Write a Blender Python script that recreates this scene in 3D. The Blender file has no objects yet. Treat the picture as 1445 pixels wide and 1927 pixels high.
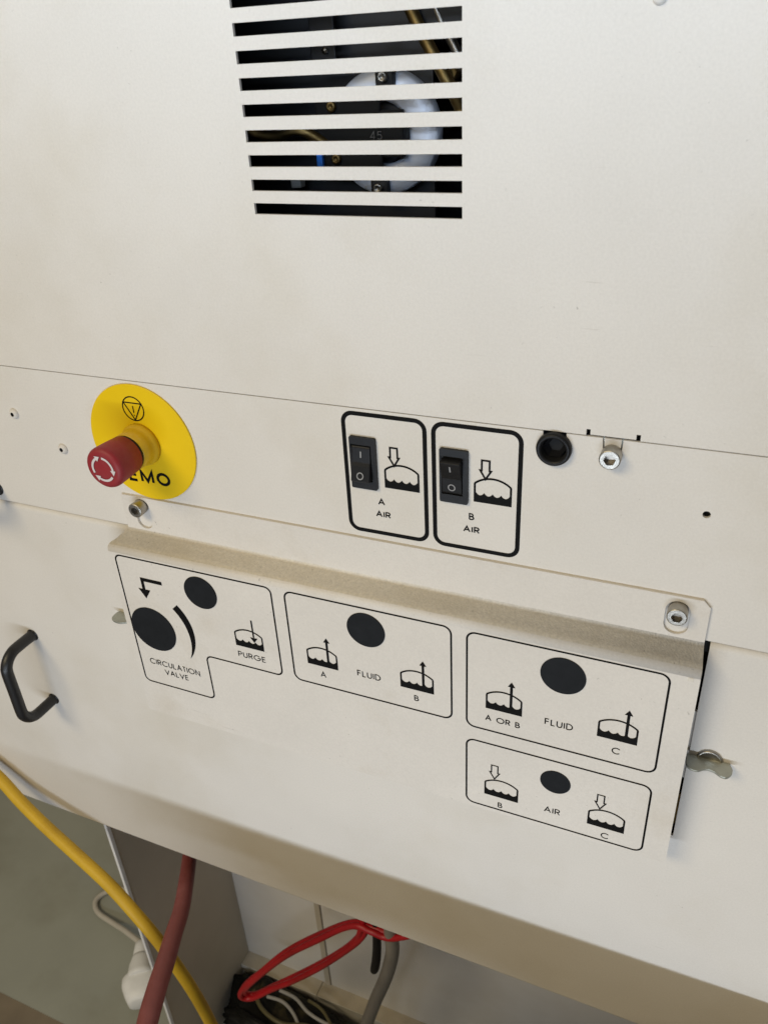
import bpy, bmesh, math, random
from mathutils import Vector, Matrix
from mathutils.geometry import tessellate_polygon
random.seed(4)
R = math.radians
FLOOR = 1290.0                      # mm from the reference height of the vent down to the floor


def W(p):                           # millimetres (x right, y into the machine, z up) -> metres above floor
    return Vector((p[0] / 1000.0, p[1] / 1000.0, (p[2] + FLOOR) / 1000.0))


scene = bpy.context.scene
C = scene.collection

# ------------------------------------------------------------------ camera, world, lamps, exposure
cd = bpy.data.cameras.new('camera')
cd.sensor_fit = 'HORIZONTAL'
cd.sensor_width = 36.0
cd.lens = 36.0 * 1508.08 / 1445.0
cd.clip_start = 0.01
cd.clip_end = 100.0
cam = bpy.data.objects.new('camera', cd)
C.objects.link(cam)
cam.location = W((137.0812, -417.5663, 77.3133))
cam.rotation_euler = (R(60.14080), R(2.79897), R(23.00080))
scene.camera = cam
cd.dof.use_dof = True
cd.dof.focus_distance = 0.56
cd.dof.aperture_fstop = 22.0

world = bpy.data.worlds.new('World')
scene.world = world
world.use_nodes = True
world.node_tree.nodes['Background'].inputs[0].default_value = (1.0, 0.91, 0.76, 1)
world.node_tree.nodes['Background'].inputs[1].default_value = 0.165


def area(name, loc, aim, sx, sy, power, col):
    l = bpy.data.lights.new(name, 'AREA')
    l.shape = 'RECTANGLE'
    l.size = sx
    l.size_y = sy
    l.energy = power
    l.color = col
    o = bpy.data.objects.new(name, l)
    C.objects.link(o)
    o.location = W(loc)
    o.rotation_euler = (W(aim) - W(loc)).to_track_quat('-Z', 'Y').to_euler()
    return o


area('window_light', (40, -980, -530), (40, 0, -500), 1.10, 0.032, 6.7, (0.77, 0.87, 1.0))
area('ceiling_light', (-900, -1800, 1250), (-80, 0, -200), 1.2, 0.6, 27, (1.0, 0.83, 0.53))
area('upper_window_light', (120, -1050, 520), (0, 0, 500), 0.9, 0.35, 3.3, (0.60, 0.77, 1.0)).data.spread = R(64)

scene.view_settings.view_transform = 'Standard'
scene.view_settings.look = 'None'
scene.view_settings.exposure = 0.07
scene.view_settings.gamma = 1.0


# ------------------------------------------------------------------ materials
def srgb(r, g, b):
    f = lambda c: (c / 255 / 12.92) if c / 255 <= 0.04045 else ((c / 255 + 0.055) / 1.055) ** 2.4
    return (f(r), f(g), f(b), 1)


def mat(name, col, rough=0.5, metal=0.0, spec=0.5, mottle=0.0, mscale=20.0, bump=0.0, bscale=900.0,
        col2=None, c2scale=6.0, c2lo=0.5, c2hi=0.75, specks=0.0, rvar=0.0, coat=0.0, scuff=0.0, grain=0.0):
    m = bpy.data.materials.new(name)
    m.use_nodes = True
    nt = m.node_tree
    b = nt.nodes['Principled BSDF']
    b.inputs['Roughness'].default_value = rough
    b.inputs['Metallic'].default_value = metal
    b.inputs['Specular IOR Level'].default_value = spec
    b.inputs['Coat Weight'].default_value = coat
    tc = nt.nodes.new('ShaderNodeNewGeometry')
    P = tc.outputs['Position']
    cur = None

    def noise(scale, det=3, rgh=0.55):
        n = nt.nodes.new('ShaderNodeTexNoise')
        n.inputs['Scale'].default_value = scale
        n.inputs['Detail'].default_value = det
        n.inputs['Roughness'].default_value = rgh
        nt.links.new(P, n.inputs['Vector'])
        return n

    def ramp(src, lo, hi, a=0.0, c=1.0):
        r = nt.nodes.new('ShaderNodeMapRange')
        r.inputs['From Min'].default_value = lo
        r.inputs['From Max'].default_value = hi
        r.inputs['To Min'].default_value = a
        r.inputs['To Max'].default_value = c
        nt.links.new(src, r.inputs['Value'])
        return r.outputs['Result']

    def mix(fac, a, c):
        n = nt.nodes.new('ShaderNodeMix')
        n.data_type = 'RGBA'
        nt.links.new(fac, n.inputs[0])
        for i, s in ((6, a), (7, c)):
            if hasattr(s, 'links'):
                nt.links.new(s, n.inputs[i])
            else:
                n.inputs[i].default_value = s
        return n.outputs[2]

    base = tuple(col[:3]) + (1,)
    cur = base
    if mottle:
        n = noise(mscale, 5)
        dk = tuple(c * (1 - mottle) for c in base[:3]) + (1,)
        lt = tuple(min(1, c * (1 + mottle * 0.6)) for c in base[:3]) + (1,)
        cur = mix(ramp(n.outputs['Fac'], 0.3, 0.7), dk, lt)
    if col2:
        n = noise(c2scale, 6, 0.6)
        cur = mix(ramp(n.outputs['Fac'], c2lo, c2hi), cur, tuple(col2[:3]) + (1,))
    if grain:
        n = noise(650.0, 2, 0.6)
        gm = nt.nodes.new('ShaderNodeMix')
        gm.data_type = 'RGBA'
        gm.blend_type = 'MULTIPLY'
        gm.inputs[0].default_value = 1.0
        gr = mix(ramp(n.outputs['Fac'], 0.32, 0.68), (1 - grain, 1 - grain, 1 - grain, 1), (1, 1, 1, 1))
        if hasattr(cur, 'links'):
            nt.links.new(cur, gm.inputs[6])
        else:
            gm.inputs[6].default_value = cur
        nt.links.new(gr, gm.inputs[7])
        cur = gm.outputs[2]
    if scuff:
        mp = nt.nodes.new('ShaderNodeMapping')
        mp.inputs['Scale'].default_value = (30.0, 30.0, 420.0)
        mp.inputs['Rotation'].default_value = (0.0, 0.28, 0.0)
        nt.links.new(P, mp.inputs['Vector'])
        n = noise(1.0, 3, 0.6)
        nt.links.new(mp.outputs['Vector'], n.inputs['Vector'])
        n2 = noise(7.0, 3, 0.6)
        mu = nt.nodes.new('ShaderNodeMath')
        mu.operation = 'MULTIPLY'
        nt.links.new(ramp(n.outputs['Fac'], 0.66, 0.74), mu.inputs[0])
        nt.links.new(ramp(n2.outputs['Fac'], 0.52, 0.68, 0, scuff), mu.inputs[1])
        cur = mix(mu.outputs[0], cur, (0.30, 0.26, 0.20, 1))
    if specks:
        n = noise(330.0, 2, 0.5)
        n2 = noise(14.0, 2, 0.5)
        mu = nt.nodes.new('ShaderNodeMath')
        mu.operation = 'MULTIPLY'
        nt.links.new(ramp(n.outputs['Fac'], 0.70, 0.78), mu.inputs[0])
        nt.links.new(ramp(n2.outputs['Fac'], 0.45, 0.65, 0, specks), mu.inputs[1])
        cur = mix(mu.outputs[0], cur, (0.10, 0.085, 0.06, 1))
    if hasattr(cur, 'links'):
        nt.links.new(cur, b.inputs['Base Color'])
    else:
        b.inputs['Base Color'].default_value = cur
    if rvar:
        n = noise(45.0, 4)
        nt.links.new(ramp(n.outputs['Fac'], 0.3, 0.7, max(0.02, rough - rvar), rough + rvar), b.inputs['Roughness'])
    if bump:
        n = noise(bscale, 2, 0.5)
        bp = nt.nodes.new('ShaderNodeBump')
        bp.inputs['Strength'].default_value = bump
        bp.inputs['Distance'].default_value = 0.0006
        nt.links.new(n.outputs['Fac'], bp.inputs['Height'])
        nt.links.new(bp.outputs['Normal'], b.inputs['Normal'])
    return m


M = {}
M['paint'] = mat('cream_powder_coat', (0.70, 0.668, 0.622), 0.58, spec=0.22, mottle=0.035, mscale=9, bump=0.22, bscale=1500,
                 col2=(0.58, 0.53, 0.44), c2scale=5.0, c2lo=0.49, c2hi=0.92, specks=0.4, rvar=0.06, scuff=0.24, grain=0.055)
M['paint_cover'] = mat('cream_powder_coat_worn', (0.69, 0.655, 0.608), 0.56, spec=0.22, mottle=0.04, mscale=14, bump=0.25, bscale=1300,
                       col2=(0.56, 0.50, 0.41), c2scale=11.0, c2lo=0.55, c2hi=0.95, specks=0.45, rvar=0.06, scuff=0.28, grain=0.06)
M['dust'] = mat('dusty_powder_coat', (0.72, 0.68, 0.61), 0.65, spec=0.2, mottle=0.10, mscale=420, bump=0.45, bscale=900,
                col2=(0.63, 0.58, 0.49), c2scale=30, c2lo=0.45, c2hi=0.9, specks=0.8, grain=0.12)
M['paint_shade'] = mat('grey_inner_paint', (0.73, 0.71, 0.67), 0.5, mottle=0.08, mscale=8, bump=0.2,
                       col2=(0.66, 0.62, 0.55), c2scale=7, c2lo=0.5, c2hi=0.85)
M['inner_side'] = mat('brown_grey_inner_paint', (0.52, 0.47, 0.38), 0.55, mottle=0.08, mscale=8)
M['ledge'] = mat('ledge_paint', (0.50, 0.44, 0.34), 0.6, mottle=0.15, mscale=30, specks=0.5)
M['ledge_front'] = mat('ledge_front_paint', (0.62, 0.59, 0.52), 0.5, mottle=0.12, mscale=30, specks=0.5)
M['ink'] = mat('black_print', (0.006, 0.006, 0.006), 0.6, spec=0.08)
M['disc'] = mat('black_plastic_film', (0.014, 0.0155, 0.018), 0.6, spec=0.10, mottle=0.15, mscale=120)
M['black'] = mat('black_plastic', (0.010, 0.010, 0.011), 0.42, spec=0.22, bump=0.1, bscale=2500, mottle=0.3, mscale=60)
M['handle'] = mat('black_coated_handle', (0.012, 0.012, 0.013), 0.4, bump=0.1, bscale=1800)
M['matte_black'] = mat('matte_black_interior', (0.004, 0.004, 0.004), 0.8)
M['interior'] = mat('dark_interior', (0.012, 0.012, 0.013), 0.5, mottle=0.3, mscale=30)
M['white_print'] = mat('white_print', (0.62, 0.58, 0.58), 0.5)
M['grey_print'] = mat('grey_print', (0.27, 0.27, 0.27), 0.5)
M['dim_print'] = mat('dim_print', (0.13, 0.125, 0.12), 0.5)
M['yellow'] = mat('yellow_plastic', (0.78, 0.53, 0.003), 0.5, spec=0.3, mottle=0.03, mscale=30, bump=0.05)
M['yellow_neck'] = mat('yellow_collar_plastic', (0.62, 0.39, 0.012), 0.38, mottle=0.12, mscale=60)
M['red_knob'] = mat('dusty_red_plastic', (0.27, 0.020, 0.026), 0.52, spec=0.35, mottle=0.10, mscale=60, bump=0.1,
                    col2=(0.25, 0.06, 0.06), c2scale=40, c2lo=0.45, c2hi=0.9)
M['steel'] = mat('bright_steel', (0.42, 0.40, 0.36), 0.38, metal=1.0, mottle=0.2, mscale=200, bump=0.2, bscale=2500)
M['steel_dark'] = mat('dark_socket_steel', (0.30, 0.28, 0.25), 0.4, metal=1.0)
M['zinc'] = mat('zinc_plate', (0.40, 0.415, 0.37), 0.40, metal=0.6, mottle=0.15, mscale=90, bump=0.25, bscale=700)
M['alu'] = mat('aluminium', (0.66, 0.70, 0.79), 0.42, metal=0.25, mottle=0.06, mscale=60, bump=0.3, bscale=1200)
M['brass'] = mat('brass', (0.26, 0.18, 0.07), 0.5, metal=1.0, mottle=0.2, mscale=100)
M['blue'] = mat('blue_tag', (0.03, 0.20, 0.75), 0.4)
M['yellow_hose'] = mat('yellow_hose_rubber', (0.66, 0.42, 0.03), 0.5, spec=0.35, mottle=0.12, mscale=18, bump=0.15, bscale=400,
                       col2=(0.42, 0.24, 0.02), c2scale=16, c2lo=0.5, c2hi=0.9)
M['red_hose'] = mat('red_hose_rubber', (0.21, 0.052, 0.050), 0.5, mottle=0.15, mscale=25, bump=0.2, bscale=500,
                    col2=(0.30, 0.10, 0.10), c2scale=20, c2lo=0.5, c2hi=0.9)
M['red_cable'] = mat('red_cable_sheath', (0.42, 0.006, 0.012), 0.45, mottle=0.15, mscale=30)
M['grey_hose'] = mat('grey_hose', (0.22, 0.20, 0.17), 0.45, mottle=0.15, mscale=25)
M['grey_wire'] = mat('grey_wire', (0.32, 0.31, 0.29), 0.5)
M['white_plastic'] = mat('aged_white_plastic', (0.86, 0.86, 0.85), 0.45, mottle=0.08, mscale=40, specks=0.6)
M['white_cable'] = mat('aged_white_cable', (0.55, 0.51, 0.44), 0.5, mottle=0.10, mscale=40)
M['bag'] = mat('black_bag', (0.006, 0.006, 0.005), 0.5, spec=0.25, mottle=0.3, mscale=30, col2=(0.05, 0.042, 0.02), c2scale=22, c2lo=0.56, c2hi=0.66)
M['olive'] = mat('olive_wire', (0.10, 0.085, 0.035), 0.5)
M['floor'] = mat('brown_floor', (0.23, 0.185, 0.13), 0.6, mottle=0.15, mscale=20, specks=0.5)
M['floor_green'] = mat('green_grey_floor_coating', (0.36, 0.37, 0.315), 0.45, mottle=0.10, mscale=5,
                       col2=(0.25, 0.24, 0.18), c2scale=4, c2lo=0.5, c2hi=0.9, specks=0.3)
M['wood'] = mat('table_top_laminate', (0.40, 0.37, 0.32), 0.5, mottle=0.08, mscale=14)
M['table_leg'] = mat('grey_table_frame', (0.20, 0.20, 0.20), 0.4, metal=0.6)


# ------------------------------------------------------------------ mesh helpers (all coordinates in mm)
class MB:
    def __init__(s):
        s.v = []
        s.f = []
        s.mi = []
        s.sm = []

    def add(s, vs, fs, mi=0, smooth=False):
        n = len(s.v)
        s.v += [tuple(v) for v in vs]
        for f in fs:
            s.f.append([i + n for i in f])
            s.mi.append(mi)
            s.sm.append(smooth)

    def box(s, x0, x1, y0, y1, z0, z1, mi=0):
        s.add([(x0, y0, z0), (x1, y0, z0), (x1, y1, z0), (x0, y1, z0), (x0, y0, z1), (x1, y0, z1), (x1, y1, z1), (x0, y1, z1)],
              [(0, 3, 2, 1), (4, 5, 6, 7), (0, 1, 5, 4), (1, 2, 6, 5), (2, 3, 7, 6), (3, 0, 4, 7)], mi)

    def sheet(s, outline, holes, y0, y1, mi=0):
        """flat plate in x-z with holes, front at y0 (towards the viewer), back at y1"""
        polys = [outline] + holes
        flat = [p for q in polys for p in q]
        tri = tessellate_polygon([[Vector((p[0], p[1], 0)) for p in q] for q in polys])
        n = len(flat)
        vs = [(p[0], y0, p[1]) for p in flat] + [(p[0], y1, p[1]) for p in flat]
        fs = []
        for t in tri:
            a, b, c = (Vector(flat[i]) for i in t)
            ccw = (b - a).cross(c - a) > 0
            t = list(t) if ccw else list(t)[::-1]
            fs.append(tuple(t))                       # faces -y
            fs.append(tuple(i + n for i in t[::-1]))
        k = 0
        for q in polys:
            L = len(q)
            for i in range(L):
                a, b = k + i, k + (i + 1) % L
                fs.append((a, b, b + n, a + n))
            k += L
        s.add(vs, fs, mi)

    def lathe(s, c, prof, seg=40, mi=0, axis='y', smooth=True, cap=True):
        """prof: list of (radius, offset along axis)"""
        vs = []
        fs = []
        for r, a in prof:
            for k in range(seg):
                t = 2 * math.pi * k / seg
                if axis == 'y':
                    vs.append((c[0] + r * math.cos(t), c[1] + a, c[2] + r * math.sin(t)))
                else:
                    vs.append((c[0] + r * math.cos(t), c[1] + r * math.sin(t), c[2] + a))
        for j in range(len(prof) - 1):
            for k in range(seg):
                a = j * seg + k
                b = j * seg + (k + 1) % seg
                fs.append((a, b, b + seg, a + seg))
        s.add(vs, fs, mi, smooth)
        if cap:
            n0 = len(s.v) - len(vs)
            for j in (0, len(prof) - 1):
                if prof[j][0] > 0.01:
                    f = [n0 + j * seg + k for k in range(seg)]
                    s.f.append(f if j else f[::-1])
                    s.mi.append(mi)
                    s.sm.append(False)

    def tube(s, pts, rads, seg=16, mi=0, flat=None, sub=6):
        P = spline(pts, sub)
        Rr = spline([(r, 0, 0) for r in rads], sub)
        up = Vector((0, 0, 1))
        vs = []
        n = len(P)
        T0 = (P[1] - P[0]).normalized()
        nrm = T0.cross(up)
        if nrm.length < 1e-3:
            nrm = T0.cross(Vector((1, 0, 0)))
        nrm.normalize()
        for i in range(n):
            T = (P[min(i + 1, n - 1)] - P[max(i - 1, 0)]).normalized()
            nrm = (nrm - T * nrm.dot(T)).normalized()
            bn = T.cross(nrm)
            r = Rr[i][0]
            for k in range(seg):
                t = 2 * math.pi * k / seg
                vs.append(P[i] + nrm * (r * math.cos(t)) + bn * (r * math.sin(t) * (flat or 1)))
        fs = []
        for i in range(n - 1):
            for k in range(seg):
                a = i * seg + k
                b = i * seg + (k + 1) % seg
                fs.append((a, a + seg, b + seg, b))
        fs.append(tuple(range(seg)))
        fs.append(tuple((n - 1) * seg + k for k in range(seg))[::-1])
        s.add(vs, fs, mi, True)

    def stroke(s, pts, w, y, closed=False, mi=0):
        """flat mitred line of width w in the plane y, points in (x, z)"""
        P = [Vector(p) for p in pts]
        n = len(P)
        L = []
        Rr = []
        for i in range(n):
            if closed:
                a, b = P[(i - 1) % n], P[(i + 1) % n]
            else:
                a, b = P[max(i - 1, 0)], P[min(i + 1, n - 1)]
            d1 = (P[i] - a)
            d2 = (b - P[i])
            d1 = d1.normalized() if d1.length > 1e-9 else d2.normalized()
            d2 = d2.normalized() if d2.length > 1e-9 else d1
            n1 = Vector((-d1.y, d1.x))
            n2 = Vector((-d2.y, d2.x))
            m = (n1 + n2)
            m = m.normalized() if m.length > 1e-6 else n1
            k = 1.0 / max(0.35, m.dot(n1))
            L.append(P[i] + m * (w / 2 * k))
            Rr.append(P[i] - m * (w / 2 * k))
        vs = [(p.x, y, p.y) for p in L] + [(p.x, y, p.y) for p in Rr]
        fs = []
        for i in range(n if closed else n - 1):
            j = (i + 1) % n
            fs.append((i, i + n, j + n, j))
        s.add(vs, fs, mi)

    def fill(s, pts, y, mi=0):
        tri = tessellate_polygon([[Vector((p[0], p[1], 0)) for p in pts]])
        fs = []
        for t in tri:
            a, b, c = (Vector(pts[i]) for i in t)
            fs.append(tuple(t) if (b - a).cross(c - a) > 0 else tuple(t)[::-1])
        s.add([(p[0], y, p[1]) for p in pts], fs, mi)

    def build(s, name, mats, parent=None, bevel=0.0, segs=2, origin=None, label=None):
        mats = mats if isinstance(mats, (list, tuple)) else [mats]
        wv = [W(v) for v in s.v]
        if origin is None:
            lo = Vector((min(v[i] for v in wv) for i in range(3)))
            hi = Vector((max(v[i] for v in wv) for i in range(3)))
            o_w = (lo + hi) / 2
        else:
            o_w = W(origin)
        me = bpy.data.meshes.new(name)
        me.from_pydata([v - o_w for v in wv], [], s.f)
        for m_ in mats:
            me.materials.append(M[m_])
        for p, i, sm in zip(me.polygons, s.mi, s.sm):
            p.material_index = i
            p.use_smooth = sm
        me.validate()
        me.update()
        o = bpy.data.objects.new(name, me)
        C.objects.link(o)
        o['_w'] = list(o_w)
        place(o, o_w, parent)
        if bevel:
            b = o.modifiers.new('bevel', 'BEVEL')
            b.width = bevel / 1000.0
            b.segments = segs
            b.limit_method = 'ANGLE'
            b.angle_limit = R(35)
            b.harden_normals = False
        if label:
            o['label'] = label
        return o


def place(o, o_w, parent):
    if parent is not None:
        o.parent = parent
        o.location = o_w - Vector(parent['_w'])
    else:
        o.location = o_w


def empty(name, loc, parent=None, label=None):
    o = bpy.data.objects.new(name, None)
    o.empty_display_size = 0.02
    C.objects.link(o)
    w = W(loc)
    o['_w'] = list(w)
    place(o, w, parent)
    if label:
        o['label'] = label
    return o


def copy_to(o, delta, parent):
    c = o.copy()
    C.objects.link(c)
    w = Vector(o['_w']) + Vector(delta) / 1000.0
    c['_w'] = list(w)
    place(c, w, parent)
    return c


def tag(o, label, cat=None, kind=None, group=None):
    o['label'] = label
    if cat:
        o['category'] = cat
    if kind:
        o['kind'] = kind
    if group:
        o['group'] = group
    return o


def spline(pts, sub):
    P = [Vector(p) for p in pts]
    out = []
    n = len(P)
    for i in range(n - 1):
        p0, p1, p2, p3 = P[max(i - 1, 0)], P[i], P[i + 1], P[min(i + 2, n - 1)]
        for k in range(sub):
            t = k / sub
            out.append(0.5 * ((2 * p1) + (p2 - p0) * t + (2 * p0 - 5 * p1 + 4 * p2 - p3) * t * t + (3 * p1 - p0 - 3 * p2 + p3) * t ** 3))
    out.append(P[-1])
    return out


def circ(cx, cz, r, n=32, a0=0.0, a1=360.0, ccw=True):
    full = abs(a1 - a0) >= 359.9
    m = n if full else n + 1
    pts = [(cx + r * math.cos(R(a0 + (a1 - a0) * k / n)), cz + r * math.sin(R(a0 + (a1 - a0) * k / n))) for k in range(m)]
    return pts


def rrect(x0, x1, z0, z1, r, n=7):
    out = []
    for cx, cz, a in ((x1 - r, z1 - r, 0), (x0 + r, z1 - r, 90), (x0 + r, z0 + r, 180), (x1 - r, z0 + r, 270)):
        out += circ(cx, cz, r, n, a, a + 90)
    return out


def rect(x0, x1, z0, z1):
    return [(x0, z0), (x1, z0), (x1, z1), (x0, z1)]


def roundpoly(pts, r, n=6):
    """round every corner of a polygon with radius r"""
    out = []
    N = len(pts)
    for i in range(N):
        p = Vector(pts[i])
        a = (Vector(pts[i - 1]) - p).normalized()
        b = (Vector(pts[(i + 1) % N]) - p).normalized()
        h = math.acos(max(-1, min(1, a.dot(b)))) / 2
        d = r / math.tan(h)
        c = p + (a + b).normalized() * (r / math.sin(h))
        s = p + a * d
        e = p + b * d
        a0 = math.atan2(s.y - c.y, s.x - c.x)
        a1 = math.atan2(e.y - c.y, e.x - c.x)
        da = (a1 - a0 + math.pi) % (2 * math.pi) - math.pi
        for k in range(n + 1):
            t = a0 + da * k / n
            out.append((c.x + r * math.cos(t), c.y + r * math.sin(t)))
    return out


# ------------------------------------------------------------------ stroke lettering (geometric sans capitals)
def arc(cx, cz, rx, rz, a0, a1, n=14):
    return [(cx + rx * math.cos(R(a0 + (a1 - a0) * k / n)), cz + rz * math.sin(R(a0 + (a1 - a0) * k / n))) for k in range(n + 1)]


GL = {
    'A': (0.74, [[(0, 0), (0.37, 1), (0.74, 0)], [(0.14, 0.34), (0.60, 0.34)]]),
    'I': (0.0, [[(0, 0), (0, 1)]]),
    'R': (0.52, [[(0, 0), (0, 1), (0.26, 1)] + arc(0.26, 0.74, 0.25, 0.26, 90, -90)[1:] + [(0, 0.48)], [(0.24, 0.46), (0.54, 0)]]),
    'B': (0.52, [[(0, 0), (0, 1), (0.22, 1)] + arc(0.22, 0.76, 0.22, 0.24, 90, -90)[1:] + [(0, 0.52)], [(0.22, 0.51)] + arc(0.26, 0.26, 0.26, 0.25, 90, -90) + [(0, 0.01)]]),
    'C': (0.88, [arc(0.5, 0.5, 0.5, 0.5, 42, 318, 24)]),
    'F': (0.44, [[(0, 0), (0, 1), (0.44, 1)], [(0, 0.54), (0.42, 0.54)]]),
    'L': (0.42, [[(0, 1), (0, 0), (0.42, 0)]]),
    'U': (0.58, [[(0, 1), (0, 0.30)] + arc(0.29, 0.30, 0.29, 0.30, 180, 360)[1:] + [(0.58, 1)]]),
    'D': (0.68, [[(0, 0), (0, 1), (0.2, 1)] + arc(0.2, 0.5, 0.48, 0.5, 90, -90, 18)[1:] + [(0, 0)]]),
    'P': (0.50, [[(0, 0), (0, 1), (0.24, 1)] + arc(0.24, 0.73, 0.26, 0.27, 90, -90)[1:] + [(0, 0.46)]]),
    'G': (1.0, [arc(0.5, 0.5, 0.5, 0.5, 40, 360, 26) + [(0.56, 0.5)]]),
    'E': (0.46, [[(0.46, 1), (0, 1), (0, 0), (0.46, 0)], [(0, 0.53), (0.44, 0.53)]]),
    'V': (0.72, [[(0, 1), (0.36, 0), (0.72, 1)]]),
    'O': (1.0, [arc(0.5, 0.5, 0.5, 0.5, 90, 450, 28)]),
    'N': (0.66, [[(0, 0), (0, 1), (0.66, 0), (0.66, 1)]]),
    'T': (0.46, [[(0, 1), (0.46, 1)], [(0.23, 1), (0.23, 0)]]),
    '0': (0.74, [arc(0.37, 0.5, 0.37, 0.5, 90, 450, 28)]),
    'M': (0.74, [[(0, 0), (0, 1), (0.37, 0.06), (0.74, 1), (0.74, 0)]]),
    '4': (0.5, [[(0.4, 0), (0.4, 1), (0, 0.3), (0.55, 0.3)]]),
    '5': (0.5, [[(0.48, 1), (0.1, 1), (0.06, 0.58)] + arc(0.25, 0.33, 0.27, 0.31, 120, -140, 12)]),
    ' ': (0.28, []),
}


def text(mb, s, x0, x1, z0, h, y, w, gap=0.29):
    tot = sum(GL[c][0] for c in s) + gap * (len(s) - 1)
    k = (x1 - x0 - w) / tot
    hh = h - w
    x = x0 + w / 2
    i = 0
    for c in s:
        adv, st = GL[c]
        for pl in st:
            mb.stroke([(x + p[0] * k, z0 + w / 2 + p[1] * hh) for p in pl], w, y - 0.012 * (i % 4))
            i += 1
        x += (adv + gap) * k


# ------------------------------------------------------------------ floor
def structure(mb, name, m):
    o = mb.build(name, m)
    o['kind'] = 'structure'
    return o


mb = MB(); mb.box(-6000, 6000, -6000, 6000, -1340, -1294); structure(mb, 'floor', 'floor')
mb = MB(); mb.box(-6000, 6000, 20, 6000, -1293.9, -1290); structure(mb, 'floor_coating', 'floor_green')

# ------------------------------------------------------------------ the machine
machine = empty('dosing_machine', (-60, 200, -1290))
tag(machine, 'large cream metal fluid dispensing machine with vent slots, switches and a labelled valve cover', 'machine')

ZS1, ZS2 = -113.8, -237.7
# upper panel: sheet with a vent window, the bars between the slots are slats of their own
p_, h_ = 12.61, 6.05
NS = 13
vz0, vz1 = 0.0, (NS - 1) * p_ + h_
up = MB()
up.sheet([(-900, ZS1 + 0.35), (72.4, ZS1 + 0.35), (72.4, ZS1 + 4.0), (74.7, ZS1 + 4.0), (74.7, ZS1 + 0.9), (99.4, ZS1 + 0.9), (99.4, ZS1 + 4.0),
          (101.7, ZS1 + 4.0), (101.7, ZS1 + 0.35), (700, ZS1 + 0.35), (700, 560), (-900, 560)],
         [rect(-125, 0, vz0, vz1)], 0, 2)
upper = up.build('upper_panel', 'paint', machine)
sl = MB(); sl.box(-125, 0, 0, 2, vz0 + h_, vz0 + p_)
s0 = sl.build('vent_slat', 'paint', upper)
for i in range(1, NS - 1):
    copy_to(s0, (0, 0, i * p_), upper)
# small pan head near the top of the frame
sc = MB(); sc.lathe((87.9, 0, 92.2), [(3.2, 0), (3.0, -1.0), (1.9, -1.8), (0.01, -2.1)], 24, cap=False)
sc.build('rivet_head', 'paint', upper)

# dark backing behind the joints
bk = MB(); bk.box(-890, 690, 5, 7, -250, -100); bk.build('joint_backing', 'matte_black', machine)

# control strip with its cut-outs
gx, gz = 55.3, -122.6
sx, sz = 87.4, -123.4
st = MB()
notch = [(700, ZS2), (700, ZS1 - 0.35), (92.9, ZS1 - 0.35), (92.4, sz), (82.4, sz), (81.7, ZS1 - 0.35), (61.6, ZS1 - 0.35)]
notch += [(gx + 8.7 * math.cos(R(a)), gz - 1.2 + 8.7 * math.sin(R(a))) for a in range(40, -221, -13)]
notch += [(48.2, ZS1 - 0.35), (-900, ZS1 - 0.35), (-900, ZS2)]
st.sheet(notch, [circ(141.2, -152.6, 2.2, 20)], 0, 2)
strip = st.build('control_strip', 'paint', machine)
tb = MB(); tb.sheet([(83.3, sz - 1), (91.4, sz - 1), (92.0, ZS1 - 0.4), (82.6, ZS1 - 0.4)], [], 0.15, 1.8)
tb.build('screw_tab', 'paint_cover', machine)
tb = MB(); tb.box(80.5, 94, 2.2, 4.4, sz - 4, ZS1 - 0.6); tb.build('bare_metal_bracket', 'zinc', machine)
hl = MB(); hl.lathe((141.2, 2, -152.6), [(2.2, 0), (2.2, 2.9)], 20, cap=False); hl.build('threaded_insert', 'steel_dark', machine)

INK = -0.15
# frames of the two air switches
def label_frame(mb, x0, x1, z0, z1, r, w, y):
    mb.stroke(rrect(x0 + w / 2, x1 - w / 2, z0 + w / 2, z1 - w / 2, r), w, y, True)


def tank(mb, x, z, y, w=25.4, sw=0.95, fl=6.0, flip=1):
    """storage tank pictogram: walls, domed top and a filled fluid with a wavy surface; x, z lower left corner"""
    hw = w / 2
    hs, dome = 13.0, 18.0
    rise = dome - hs
    rad = (hw * hw + rise * rise) / (2 * rise)
    a = math.degrees(math.asin(hw / rad))
    top = [(x + hw + rad * math.sin(R(t)), z + dome - rad + rad * math.cos(R(t))) for t in [-a + 2 * a * k / 22 for k in range(23)]]
    hsw = sw / 2
    path = [(x + hsw, z + fl * 0.4)] + [(min(max(px, x + hsw), x + w - hsw), pz - hsw) for px, pz in top] + [(x + w - hsw, z + fl * 0.4)]
    mb.stroke(path, sw, y)
    pts = [(x, z), (x + w, z), (x + w, z + fl)]
    n = 4
    ww = (w - 2 * sw) / n
    for k in range(n):
        cx = x + w - sw - ww * (k + 0.5)
        for j in range(9):
            t = j / 8
            px = cx + ww / 2 - ww * t
            pts.append((px, z + fl + 0.9 - 2.0 * math.sin(math.pi * t) ** 0.8))
    pts.append((x, z + fl))
    mb.fill(pts, y - 0.015)


def down_arrow(mb, x, z0, z1, y, w=9.0, sw=0.95):
    """hollow arrow pointing down, tip at z0"""
    s = w * 0.26
    hz = z0 + (z1 - z0) * 0.50
    mb.stroke([(x, z0 + sw * 0.8), (x + w / 2 - sw, hz), (x + s, hz), (x + s, z1), (x - s, z1), (x - s, hz), (x - w / 2 + sw, hz)], sw, y - 0.03, True)


def up_arrow(mb, x, z0, z1, y, w=5.2, sw=1.9):
    mb.fill([(x - sw / 2, z0), (x + sw / 2, z0), (x + sw / 2, z1 - 4), (x - sw / 2, z1 - 4)], y - 0.03)
    mb.fill([(x - w / 2, z1 - 4.3), (x + w / 2, z1 - 4.3), (x, z1)], y - 0.045)


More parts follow.
